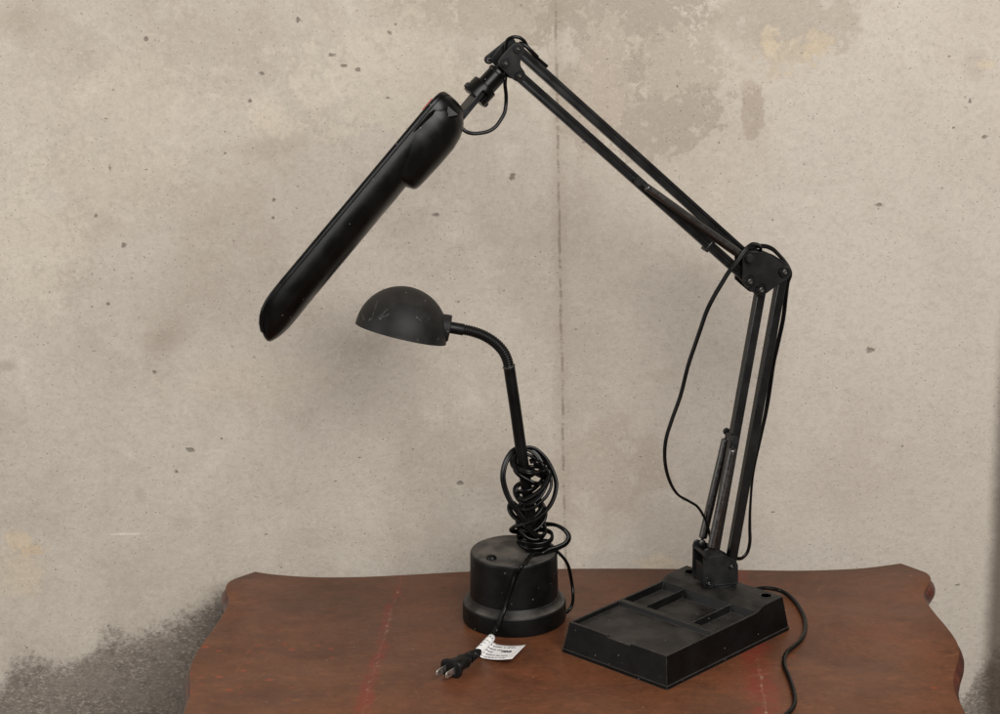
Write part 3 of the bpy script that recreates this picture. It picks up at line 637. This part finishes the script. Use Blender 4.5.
    bm = bmesh.new(); box(bm, kc+kt*.014+kt.cross(nn)*-.0 + nn.cross(kt)*.0118, kt, nn.cross(kt), nn, .021, .0018, .006); fin('barrel_rib', bm, 'plate', root, bevel=.0004)
    # collar with fork
    cc = kc+kt*.0215; ks = nn.cross(kt)
    bm = bmesh.new(); lathe(bm, [(.0118, 0), (.0150, .0006), (.0158, .002), (.0158, .0185), (.0150, .0198), (0, .0198)], cc, kt, 40); co = fin('fork_collar', bm, 'head', root)
    bm = bmesh.new(); box(bm, cc+kt*.0185, kt, ks, nn, .021, .0092, .05); cut = fin('cut', bm, None, root)
    carve(co, cut)
    bm = bmesh.new(); lathe(bm, [(.0036, -.018), (.0036, .0165), (.0028, .018), (0, .018)], cc+kt*.0155, ks, 18); fin('fork_pin', bm, 'plate', root)
    bm = bmesh.new(); e = M2(459.5, 116); q = cc+kt*.010; box(bm, (e+q)/2, (e-q).normalized(), nn.cross((e-q).normalized()), nn, (e-q).length+.010, .0072, .020); fin('head_tongue', bm, 'bar', root, bevel=.0008)
    # --- head housing: section in (perp p, normal q), swept along the axis
    ha, hb = M2(435.4, 97), M2(245.9, 323)
    ax = (hb-ha).normalized(); hq = (CAM-(ha+hb)/2); hq = (hq-ax*hq.dot(ax)).normalized(); pe = hq.cross(ax)   # pe should point to the lower right (back of the shade)
    if pe.dot(M2(400, 200)-M2(350, 200)) < 0: pe = -pe
    hroll = math.radians(5); pe, hq = pe*math.cos(hroll)+hq*math.sin(hroll), hq*math.cos(hroll)-pe*math.sin(hroll)
    L = (hb-ha).length
    H0 = .0435; HW = .045
    def sect(pw, qw, p0=0.0, n=20, ex=2.4):       # from one rim edge over the back to the other
        o = []
        for k in range(n+1):
            a = math.pi*k/n; c_, s_ = math.cos(a), math.sin(a)
            o.append((p0+pw*(abs(s_)**(2/ex)), qw*math.copysign(abs(c_)**(2/ex), c_)))
        return o
    def shell(name, stations, mat, parent, p0=0.0):
        bm = bmesh.new(); rings = []
        for (tt, pw, qw, pp) in stations:
            rings.append([bm.verts.new(ha+ax*tt+pe*(p0+pp+a)+hq*b) for a, b in sect(pw, qw)])
        ring_faces(bm, rings); return fin(name, bm, mat, parent, sharp=60)
    k = L/295                                # metres per photo pixel along the shade
    def interp(tab, x):
        for (a, *va), (b, *vb) in zip(tab, tab[1:]):
            if x <= b:
                f_ = (x-a)/(b-a); f_ = max(0, f_); return [p+(q-p)*f_ for p, q in zip(va, vb)]
        return list(tab[-1][1:])
    sh = .0035
    # along, front edge, back edge (photo pixels), share of the half width
    tab = [(-9.8, 13, 18, .25), (-9.2, 9.5, 23, .48), (-8, 7.5, 27, .62), (-6, 6, 30.5, .76), (-3, 5, 32.6, .87), (2, 4.4, 33.4, .95), (8, 4.2, 33.6, 1), (20, 4, 33.6, 1), (240, 4, 34.2, 1), (256, 4.3, 34.6, .98), (265, 5.2, 34.7, .95), (273, 7.0, 34.4, .90), (280, 10, 33.6, .80), (286, 14, 32.3, .68), (290, 18, 31, .54), (293, 21.5, 29.7, .38), (294.6, 24.5, 28.2, .2), (295, 26, 27, .08)]
    fineT = []
    for a, b in zip(tab, tab[1:]):
        m_ = 6 if b[0]-a[0] > 30 else 2
        for q_ in range(m_): fineT.append(a[0]+(b[0]-a[0])*q_/m_)
    fineT.append(295)
    st = []
    for tt in fineT:
        f0, b0_, wv = interp(tab, tt); st.append((tt*k, (b0_-f0)*k, HW*wv, f0*k+sh*.4))
    body = shell('lamp_shade', st, 'head', root)
    bm = bmesh.new(); rings = []
    for (tt, pw, qw, pp), tq in zip(st, fineT):
        if tq > 292 or tq < -9: continue
        w = qw+.0020; o_ = pp-4*k
        rings.append([bm.verts.new(ha+ax*tt+pe*(o_+a)+hq*b) for a, b in ((.0010, -w*.90), (.0018, -w*.98), (.0034, -w), (.0062, -w), (.0076, -w*.985), (.0076, w*.985), (.0062, w), (.0034, w), (.0018, w*.98), (.0010, w*.90))])
    ring_faces(bm, rings); rim = fin('shade_rim', bm, 'head', root, sharp=50)
    bm = bmesh.new(); box(bm, ha+ax*(L*.47)+pe*(.0026), ax, pe, hq, L*.72, .0012, HW*1.45); fin('reflector', bm, 'inner', root)
    for sg in (-1, 1):
        bm = bmesh.new(); q0 = ha+ax*(L*.12)+pe*.0024+hq*sg*.014; q1 = ha+ax*(L*.82)+pe*.0024+hq*sg*.014
        sweep(bm, [q0, q0+ax*.002, q1-ax*.002, q1], circle(.0018, 12), hq, scale=lambda t, i: .6 if i in (0, 3) else 1); fin('tube', bm, 'diffuser', root)
    # ballast cover: hump on the back at the joint end, squared off below
    tb = [(-5.2, 21, .20), (-4.6, 26, .42), (-3, 31, .60), (-1, 34.6, .76), (3, 38.2, .90), (8, 41.2, .96), (15, 44, .99), (28, 46, 1), (46, 45.9, .99), (62, 45.2, .95), (72, 44.6, .91), (79, 44, .88), (82.5, 43.2, .865), (84.5, 41.5, .85), (87, 36, .82), (88.5, 31, .80)]
    bst = []
    for a, b in zip(tb, tb[1:]):
        m_ = 4 if b[0]-a[0] > 9 else 2
        for q_ in range(m_): x = a[0]+(b[0]-a[0])*q_/m_; p_, w_ = interp(tb, x); bst.append((x*k, (p_-6)*k, HW*w_*1.003, 0))
    bst.append((88.5*k, 25*k, HW*.80, 0))
    shell('ballast_cover', bst, 'head', root, p0=6*k+sh*.4)
    # raised shoulder at the rim end
    ts = [(-8.5, 13, 3, .2), (-7.5, 12, 6, .45), (-5, 11, 8, .62), (0, 10.6, 9, .86), (8, 10.2, 9, .98), (20, 9.6, 8, 1.03), (34, 8.6, 6, 1.03), (48, 7.6, 3.6, 1.0)]
    bm = bmesh.new(); rings = []
    for a, b in zip(ts, ts[1:]):
        for q_ in range(3):
            x = a[0]+(b[0]-a[0])*q_/3; c_, r_, w_ = interp(ts, x)
            rings.append([bm.verts.new(ha+ax*(x*k)+pe*((c_+r_*math.cos(2*math.pi*m_/24))*k+sh*.4)+hq*HW*w_*math.sin(2*math.pi*m_/24)) for m_ in range(24)])
    ring_faces(bm, rings); fin('end_cap', bm, 'head', root, sharp=60)
    # raised triangular socket where the tongue meets the housing
    hh_ = lambda x, y, q_: hit(x, y, ha+hq*q_, hq)
    bm = bmesh.new(); extrude_poly(bm, [hh_(436.8, 116.5, .040), hh_(446.6, 105.2, .040), hh_(449, 105.5, .040), hh_(460, 115.5, .040), hh_(448, 118, .040)], hq*-.028); fin('tongue_socket', bm, 'head', root, bevel=.0016)
    # red rocker switch at the edge
    bm = bmesh.new(); box(bm, ha+ax*(13*k)+pe*.0031+hq*.026, ax, pe, hq, .0165, .0052, .016); fin('switch', bm, 'red', root, bevel=.0008)
    # --- cords of this lamp (flat twin cord along the arm)
    def cord(pts, name='cord', r=.0026, per=8, tw=None, upv=nn, sec=None):
        bm = bmesh.new(); sweep(bm, catmull(pts, per), sec or twin(r*.62), upv, twist=tw); return fin(name, bm, 'cord', root, sharp=70)
    m = lambda l: [M2(x, y, o) for x, y, o in l]
    cord(m([(507, 66, 0), (506, 74, .0), (505, 84, .0), (506, 94, .0), (506, 103, 0), (504, 112, .002), (500, 119, .003), (494, 126, .005), (487, 130.5, .005), (479, 132.5, .004), (471.5, 133, .003), (465, 131, .002), (461, 127, 0), (455, 120, 0)]), sec=circle(.0022, 12))
    cord(m([(508, 58, -.004), (507, 48, -.004), (508, 41, -.003), (513, 37.2, 0), (519, 37.6, .002), (524, 41.5, .002), (528, 48, 0), (533, 53.5, -.001), (538, 58.5, -.002), (548, 67, -.003)]), sec=circle(.0021, 12))
    cord(m([(536, 56.5, .004), (529.5, 50.5, .006), (524, 45, .004), (519, 43, 0)]), sec=circle(.0024, 12))
    # from the elbow over the spring pin, hanging loop on the left
    cord(m([(752, 262, .004), (757, 250, .008), (755, 243.5, .014), (747, 240.6, .019), (741, 242.5, .022), (735, 247.5, .024), (728, 257, .025), (720.5, 267, .024), (714, 279, .022), (707, 294, .018), (702, 310, .012), (697.5, 328, .008), (693, 346, .004), (688, 366, 0), (682, 396, -.004),
            (674, 421, -.006), (668.5, 442, -.008), (667.5, 462, -.008), (671.5, 481, -.008), (680, 496, -.009), (692, 503.5, -.009), (700, 508.5, -.010), (705.5, 516, -.010), (710, 526, -.009), (713, 545, -.004)]), tw=lambda t: math.pi*.5+1.2*t)
    cord(m([(742, 252, 0), (747, 247.5, .004), (752, 245.5, .006), (758, 244.7, .007), (765, 245.6, .006), (772, 249, .004), (779, 255.5, .002), (785, 262, .001), (789.8, 269, 0), (790.5, 275, 0), (788.5, 283, -.002), (787, 296, -.003), (784.5, 320, -.004), (779.5, 345, -.005), (775.5, 365, -.006), (771.5, 395, -.007), (768.5, 415, -.008),
            (763.5, 440, -.009), (756, 474, -.008), (752.5, 506, -.006), (751.5, 528, -.005), (751.3, 542, -.004), (748.6, 552.5, -.003), (743.5, 558, -.002), (738, 558.5, 0), (728, 556, 0)]), tw=lambda t: math.pi*.5+.9*math.sin(9*t))
    # mains cord over the table, leaving the frame at the front
    zc = TT+.0026
    T = lambda l, z=zc: [on_z(x, y, z) for x, y in l]
    pts = [on_z(752, 590, TT+.010), on_z(762, 588.0, TT+.010), on_z(772, 588.5, TT+.008), on_z(781, 590.8, TT+.004)] + T([(789, 595.5), (796, 602.5), (801.5, 611), (805, 620), (805.3, 630), (801.5, 639), (794.5, 646), (787.5, 651.8), (784.4, 658.5), (784.6, 666), (788, 674), (791, 682), (793.5, 690), (795, 699), (793.8, 706), (790, 711), (785.5, 715.5), (782, 722), (779, 732), (777, 745), (770, 765), (750, 785)])
    cord(pts, 'power_cord', upv=V((0, 0, 1)), per=6, sec=circle(.0027, 14))
    return root
make_task_lamp()

# ------------------------------------------------------------------ the small round-base gooseneck lamp
def make_gooseneck():
    O = V((0, 0, TT)); zz = V((0, 0, 1))
    root = thing('desk_lamp', (0, 0, TT), 'small black gooseneck lamp with dome shade, round drum base and cord tangled round its stem', 'desk lamp')
    bm = bmesh.new()
    lathe(bm, [(.0640, 0), (.0655, .0012), (.0660, .004), (.0655, .0235), (.0645, .0252), (.0625, .0262), (.0570, .0320), (.0566, .0330)], O, n=96, cap=True); fin('base_flange', bm, 'drum', root, sharp=25)
    bm = bmesh.new()
    lathe(bm, [(.0560, .0322), (.0560, .034), (.0552, .0873), (.0548, .0903), (.0538, .0919), (.0520, .0925), (.03, .0925), (0, .0925)], O, n=96); drum = fin('drum', bm, 'drum', root, sharp=40)
    zt = TT+.0925
    q = on_z(491.5, 558.5, zt)
    bm = bmesh.new(); lathe(bm, [(.0066, -.0005), (.0064, .0018), (.0048, .0040), (.0022, .0050), (0, .0052)], q, n=28); fin('switch_button', bm, 'stem', root)
    q2 = on_z(488.5, 556, zt)
    # stem
    sb = on_z(535, 550, zt); Y0 = sb.y
    W = lambda x, y, o=0.0: on_y(x, y, Y0) + V((0, o, 0))
    bm = bmesh.new(); lathe(bm, [(.012, -.001), (.012, .003), (.009, .005), (0, .005)], sb, n=30); fin('stem_socket', bm, 'stem', root)
    bm = bmesh.new(); path = catmull([sb, W(530.5, 515), W(526, 484), W(519.7, 440), W(514.5, 403), W(511, 380), W(509, 366)], 6)
    sweep(bm, path, circle(.0072, 24), V((0, -1, 0)), scale=lambda t, i: 1.0 if t < .995 else .93); fin('stem', bm, 'stem', root)
    # ribbed flexible neck
    npth = catmull([W(509.2, 369), W(507.4, 360.5), W(503.5, 352), W(497, 344.5), W(489, 338.5), W(480, 334), W(470.5, 331), W(462, 329.3)], 30)
    L = sum((b-a).length for a, b in zip(npth, npth[1:])); ribs = int(L/.0030)
    acc = 0; fine = []; seg = [0]
    for a, b in zip(npth, npth[1:]): acc += (b-a).length; seg.append(acc)
    K = ribs*6
    def at(s):
        for i in range(len(seg)-1):
            if seg[i+1] >= s: return npth[i].lerp(npth[i+1], (s-seg[i])/(seg[i+1]-seg[i]))
        return npth[-1]
    fine = [at(L*i/K) for i in range(K+1)]
    bm = bmesh.new(); sweep(bm, fine, circle(.0066, 20), V((0, -1, 0)), scale=lambda t, i: .90+.13*abs(math.sin(math.pi*i/6))); fin('flexible_neck', bm, 'stem', root, sharp=80)
    bm = bmesh.new(); d = (W(507.5, 361)-W(509.2, 367.5)).normalized(); lathe(bm, [(.0072, -.0006), (.0079, 0), (.0079, .0016), (.0070, .0022)], W(509.1, 367), d, 24); fin('neck_ring', bm, 'rivet', root)
    # neck sleeve, socket collar
    c0, c1 = W(464, 329.8), W(449, 327.2); dn = (c1-c0).normalized()
    bm = bmesh.new(); lathe(bm, [(.0068, 0), (.0073, .001), (.0073, (c1-c0).length+.002)], c0, dn, 28); fin('neck_sleeve', bm, 'stem', root)
    # dome
    dc = W(401, 332.5); R = .0571
    rimd = (W(445, 343.3)-W(357.2, 322.6)).normalized()      # along the rim in the picture plane
    tilt = math.radians(10)
    side = V((0, 1, 0)); side = (side - rimd*side.dot(rimd)).normalized()
    upn = rimd.cross(side).normalized();  upn = upn if upn.z > 0 else -upn
    # lean the opening toward the camera
    axis = (upn*math.cos(tilt) + side*math.sin(tilt)).normalized()
    bm = bmesh.new()
    prof = [(.0001, R)]
    prof = [(R*math.sin(a), R*math.cos(a)) for a in [math.radians(90*k/28) for k in range(0, 29)]]
    prof += [(R*1.004, -.0018), (R*.985, -.0022)]
    prof += [(.97*R*math.sin(a), .97*R*math.cos(a)-.0005) for a in [math.radians(90-90*k/20) for k in range(0, 21)]]
    lathe(bm, prof, dc, axis, 72, cap=False); dome = fin('dome_shade', bm, 'dome', root, sharp=50)
    dx = (W(447, 327.5)-dc).normalized(); cpos = W(448.3, 328.2)
    ad = (c0-c1).normalized()
    bm = bmesh.new(); lathe(bm, [(.0, -.012), (.0162, -.012), (.0166, -.002), (.0166, .0012), (.0155, .0022), (0, .0024)], cpos, ad, 40); fin('shade_collar', bm, 'dome', root, sharp=40)
    bm = bmesh.new(); lathe(bm, [(.0, -.024), (.010, -.021), (.016, -.010), (.017, 0), (.015, .012), (.009, .024), (.008, .030), (0, .032)], dc+axis*.022+ad*.006, ad, 28); fin('bulb', bm, 'bulb', root)
    # ---------------- cord: one long run, tangled round the stem
    sec = twin(.0020)
    def C_(l, name='cord', per=7, tw=None, section=None, up=V((0, -1, 0))):
        bm = bmesh.new(); sweep(bm, catmull(l, per), section or sec, up, twist=tw); return fin(name, bm, 'cord', root, sharp=70)
    w = lambda l: [W(x, y, o) for x, y, o in l]
    N = -.0115   # in front of the stem;  -N = behind
    def cyl(x, y, Rr):                     # sight line meets an upright cylinder round the drum, near side
        d = ray(x, y); o = CAM - O; a = d.x*d.x+d.y*d.y; b = 2*(o.x*d.x+o.y*d.y); c = o.x*o.x+o.y*o.y-Rr*Rr
        return CAM + d*((-b-math.sqrt(max(0, b*b-4*a*c)))/(2*a))
    def chain(*ls):
        o = []
        for l in ls: o += l
        return w(o)
    # big outer loop, then down the front of the drum to the plug
    C_(w([(530, 530, .012), (538, 528.5, .014), (547, 527.5, .012), (556, 526.8, .006), (564, 529.5, 0), (568.7, 535, -.004), (566, 540.5, -.008), (557.5, 544, -.012), (549, 546, -.014), (541, 549.5, -.017)]) +
       [on_z(533, 554.5, zt+.0040), on_z(526.5, 561, zt+.0036), on_z(521, 567.3, zt+.0036), cyl(516.8, 573.5, .0585), cyl(513.2, 583.5, .0592), cyl(509.5, 594.5, .0595), cyl(506, 605, .0615), cyl(502.5, 614.5, .0672), cyl(499.2, 622.5, .0698), cyl(496, 629.5, .0712)] + [on_z(492, 636.2, TT+.0082), on_z(484.5, 645, TT+.0082), on_z(475, 654.5, TT+.0088)], tw=lambda t: 1.2*math.sin(4*t)+.4, section=twin(.0023))
    rings_ = [(518, 538, .004), (524, 534.5, .010), (534, 533.5, .013), (545, 533.0, .010), (551.5, 534, .002), (551, 537.3, -.008), (543, 539.5, N-.003), (533, 540, N-.004), (523, 539.5, -.010), (518, 541.5, -.002), (522, 545, .007), (534, 545, .010), (545, 543.5, .008), (549, 543, -.002), (542, 544.6, N-.002), (530, 545.2, N-.003), (521, 544, -.006), (518, 541, .003), (526, 538, .012)]
    loop_l = [(543, 469, .006), (538, 459, .010), (530, 453, .013), (521, 451.5, .013), (513.5, 452.8, .008), (507.5, 458.5, .0), (503.8, 467, -.006), (503, 477, -.010), (506.3, 489, -.013), (512, 499.5, -.016), (518, 507.5, -.017), (523.5, 514.5, -.018), (528.3, 522, -.018), (534.5, 529.5, -.017), (541.5, 532, -.014), (545.5, 528.5, -.008), (542, 523.5, .002), (534, 520.5, .010), (526, 520, .010)]
    loop_r = [(524, 490, .013), (519, 470, .012), (517, 460, .004), (520, 453.5, .008), (528, 451, .012), (536.5, 453.2, .012), (545.5, 460.5, .008), (552.2, 470, .0), (556, 481, -.006), (554.6, 491, -.012), (549.5, 501, -.017), (540, 509.8, -.021), (530, 515.2, -.022), (521, 519, -.019), (514.5, 522.4, -.014), (511.2, 527.5, -.004), (513.8, 532.2, .004), (522, 534, .009), (532, 532, .012)]
    upper = [(544, 468, .004), (536, 461.5, .010), (526, 457.5, .013), (516.5, 455.5, .007), (512.3, 459.5, -.003), (514.2, 463.8, -.010), (521, 466.5, N-.003), (530, 468, N-.005), (538.5, 470, -.010), (545.5, 473.5, -.002), (546, 479, .006), (538, 477, .011), (528, 471.5, .012), (519, 467, .006), (514.5, 467.3, -.004), (518.5, 471.5, -.011), (526.5, 475.8, N-.002), (534, 479, N-.003), (541.5, 481.5, -.006), (545, 485, .004), (537, 487, .011)]
    knot = [(526, 485, .010), (517, 487, .004), (515.8, 493, -.002), (522, 498.5, -.012), (530, 498.5, -.015), (538, 494, -.013), (543.5, 487, -.008), (548, 478, .0), (550.5, 470.5, .006), (546, 464, .012), (538, 462, .012), (530, 465, .012)]
    small_r = [(528, 500, .010), (536, 500.5, .006), (541.5, 504, .0), (544.7, 510, -.003), (543.8, 517, -.006), (539, 522.6, -.011), (533, 525.7, -.014), (525, 526.5, -.012), (519, 523, -.004), (520, 516, .008), (526, 505, .013)]
    C_(chain([(530, 480, .012)], upper, knot), tw=lambda t: 1.3+.3*math.sin(14*t))
    C_(chain([(528, 470, .012), (536, 470, .012)], loop_l, [(520, 512, .012), (524, 503, .012)], small_r), tw=lambda t: .9+1.2*t)
    C_(chain(loop_r, rings_), tw=lambda t: .8+1.0*t)
    C_(w([(530, 470, .010), (538, 474, -.002), (543.5, 468.5, -.014), (548, 467.2, -.016), (548.3, 473, -.018), (544.8, 479.5, -.019), (538.7, 486, -.020), (531.5, 491, -.019), (524.3, 495, -.016), (518.3, 495.4, -.008), (517.2, 491.4, -.004), (521.5, 488.3, -.012), (529, 487.2, -.014), (536, 484.5, -.008), (543, 479, .004), (536, 476, .012), (528, 474, .012)]), tw=lambda t: 1.2)
    C_(w([(534, 466, .011), (547, 470, .004), (550.6, 477, .0), (551, 485, -.004), (547, 492.3, -.010), (540, 498.6, -.014), (533, 503.5, -.016), (525, 506, -.014), (517, 503.5, -.006), (512.2, 502, .0), (509.4, 507.3, .0), (512.2, 513.3, -.004), (518.5, 517, -.010), (526, 517.4, -.013), (534, 513, -.012), (541, 506, -.006), (538, 500, .006), (529, 498, .012)]), tw=lambda t: 1.0+.8*t)
    C_(w([(534, 538, .012), (527, 534, .002), (523, 529, -.008), (526, 524, -.013), (532, 519, -.014), (538, 514, -.011), (541, 508, -.002), (536, 503, .010), (528, 502, .012)]), tw=lambda t: 1.0)
    C_(w([(536, 518, .012), (544, 524, .004), (544.5, 531, -.008), (537, 536, -.014), (527, 534, -.014), (520, 528, -.008), (517, 522, .003), (523, 516, .011), (531, 512, .012)]), tw=lambda t: 1.0)
    # return run behind the drum into the base
    C_(w([(533, 541, .010), (541, 541.5, .004), (548, 544.5, .0), (554.5, 548, -.004), (560.5, 553.5, -.004), (565.5, 561, .002), (569, 570.5, .010)]) +
       [on_z(571.8, 583, TT+.040), on_z(573, 594.5, TT+.026), on_z(572.4, 603.5, TT+.014), on_z(569.5, 609.5, TT+.007), on_z(565, 612, TT+.005), on_z(556, 611, TT+.006)], tw=lambda t: .5+1.5*t)
    # ---------------- plug
    pa, pb = on_z(479, 651.5, TT+.0085), on_z(450.0, 669.0, TT+.0115)
    f = (pb-pa); Lp = f.length; f.normalize(); s = V((-f.y, f.x, 0)).normalized(); zz = V((0, 0, 1)); z2 = f.cross(s).normalized()
    if z2.z < 0: z2 = -z2
    def rr(hs, hz, k=24, ex=3.2): return [(hs*math.copysign(abs(math.cos(2*math.pi*i/k))**(2/ex), math.cos(2*math.pi*i/k)), hz*math.copysign(abs(math.sin(2*math.pi*i/k))**(2/ex), math.sin(2*math.pi*i/k))) for i in range(k)]
    bm = bmesh.new(); rings = []
    secs = [(.0, .0040, .0036), (.06, .0050, .0046), (.09, .0050, .0046), (.12, .0038, .0034), (.16, .0038, .0034), (.17, .0056, .0050), (.21, .0058, .0052), (.24, .0042, .0038), (.28, .0042, .0038), (.29, .0064, .0056), (.35, .0066, .0058), (.36, .0050, .0044), (.42, .0050, .0044),
            (.46, .0080, .0064), (.55, .0096, .0072), (.62, .0082, .0068), (.70, .0086, .0074), (.84, .0104, .0088), (.90, .0118, .0098), (.915, .0142, .0104), (.97, .0146, .0106), (.985, .0138, .0100), (1.0, .0120, .0088)]
    # the collar near the face spreads sideways like the photo
    for x, hs, hz in secs: rings.append([bm.verts.new(pa+f*(x*Lp)+s*a+z2*b) for a, b in rr(hs*1.0, hz*1.05)])
    ring_faces(bm, rings); plug = fin('plug', bm, 'plug', root, sharp=35)
    for sg in (-1, 1):
        c = pb + s*sg*.0066 + f*.0092 - z2*.0005
        bm = bmesh.new(); Lb, hb_ = .0215, .0041
        o = [(-Lb/2-.002, -hb_), (Lb/2-.002, -hb_), (Lb/2, -hb_*.55), (Lb/2, hb_*.55), (Lb/2-.002, hb_), (-Lb/2-.002, hb_)]
        extrude_poly(bm, [c+f*a+z2*b-s*.0007 for a, b in o], s*.0014); pr = fin('prong', bm, 'prong', plug, bevel=.0003)
        bm = bmesh.new(); lathe(bm, [(.0013, 0), (.0013, .0019), (0, .0019)], c+f*.0045-s*.00095, s, 14); fin('prong_hole_shade', bm, 'hole', pr)  # black peg, its colour stands in for the dark of a hole
    # ---------------- paper tag: sleeve rolled round the cord plus the flag
    t0, t1 = on_z(491.6, 637.6, TT+.0085), on_z(477.5, 652.2, TT+.0075)
    sd = (t1-t0); Ls = sd.length; sd.normalize(); so = V((-sd.y, sd.x, 0)).normalized()
    if so.x < 0: so = -so                    # toward the right of the photo
    fd = (on_z(526, 657.5, TT+.004)-on_z(488.5, 646.5, TT+.004)); Lf0 = fd.length; fd.normalize()
    rs = .0052; szv = V((0, 0, 1)); Lf = Lf0; k1, k2 = 26, 14
    cl, cr = None, None
    def surf(a, b, lift=0.0):
        """a: 0..1 along the cord axis, b: metres along the paper, starting on the top of the roll."""
        turn = 2*math.pi*1.02
        b0 = turn*rs
        base = t0 + sd*(Ls*a)
        if b < b0:
            th = math.pi*.5 + math.pi*.62 - b/rs*1.0
            rr_ = rs + lift - .0004*(1-b/b0)
            return base + so*math.cos(th)*rr_ + szv*math.sin(th)*rr_
        th = math.pi*.5 + math.pi*.62 - turn
        e = base + so*math.cos(th)*rs + szv*math.sin(th)*rs
        x = (b-b0)
        skew = x*.10*0
        drop = TT + .0016 + .006*(max(0, x-.012)/.032)**1.6
        # leaves the roll tangentially and settles just over the table
        z = e.z + (drop-e.z)*min(1, (x/.012))**.8
        wq = min(1, x/.016); p = e + so*(min(x, .016)*(1-.5*wq)) + fd*(x - min(x, .016)*(1-.5*wq))
        return V((p.x, p.y, z+lift))
    btot = 2*math.pi*1.02*rs + Lf
    bm = bmesh.new(); nb = 90; na = 10
    g = [[bm.verts.new(surf(i/na, btot*j/nb)) for j in range(nb+1)] for i in range(na+1)]
    for i in range(na):
        for j in range(nb): bm.faces.new((g[i][j], g[i+1][j], g[i+1][j+1], g[i][j+1]))
    tag = fin('warning_tag', bm, 'tag', root, sharp=60)
    so_ = tag.modifiers.new('thick', 'SOLIDIFY'); so_.thickness = .00015; so_.offset = 0
    # printed lines, each bent on to the paper
    def ptext(txt, a, b, size, bold=0.0, name='print'):
        cu = bpy.data.curves.new('t', 'FONT'); cu.body = txt; cu.size = size; cu.offset = bold; cu.resolution_u = 2; cu.fill_mode = 'BOTH'; cu.extrude = 0
        ob = bpy.data.objects.new('t', cu); COL.objects.link(ob); bpy.context.view_layer.update()
        me = bpy.data.meshes.new_from_object(ob.evaluated_get(bpy.context.evaluated_depsgraph_get())); bpy.data.objects.remove(ob); bpy.data.curves.remove(cu)
        bmt = bmesh.new(); bmt.from_mesh(me); bpy.data.meshes.remove(me)
        bmesh.ops.subdivide_edges(bmt, edges=[e for e in bmt.edges if e.calc_length() > size*.35], cuts=1)
        for vv in bmt.verts: vv.co = surf(a - vv.co.y/Ls, b + vv.co.x, .00022)
        me = bpy.data.meshes.new(name); bmt.to_mesh(me); bmt.free(); return link(name, me, 'ink', tag)
    b0 = 2*math.pi*1.02*rs
    ptext('sure power is off the', .20, b0+.0005, .0053, .00016)
    ptext('to reduce risk', .40, b0-.0015, .0053, .00016)
    ptext('FIRE.', .50, b0+.0295, .0080, .00050)
    ptext('purchase.', .57, b0-.0015, .0053, .00016)
    ptext('wiring before the cord', .76, b0-.002, .0050, .00016)
    ptext('do not cut back or under', .93, b0-.002, .0046, .00014)
    for a, tx, sz in ((.20, 'RULE', .0050), (.42, 'this cord', .0032), (.60, 'only in', .0032), (.78, 'when', .0032), (.93, 'plug', .0030)):
        ptext(tx, a, rs*(math.pi*.30), sz, .00010)
    return root
make_gooseneck()
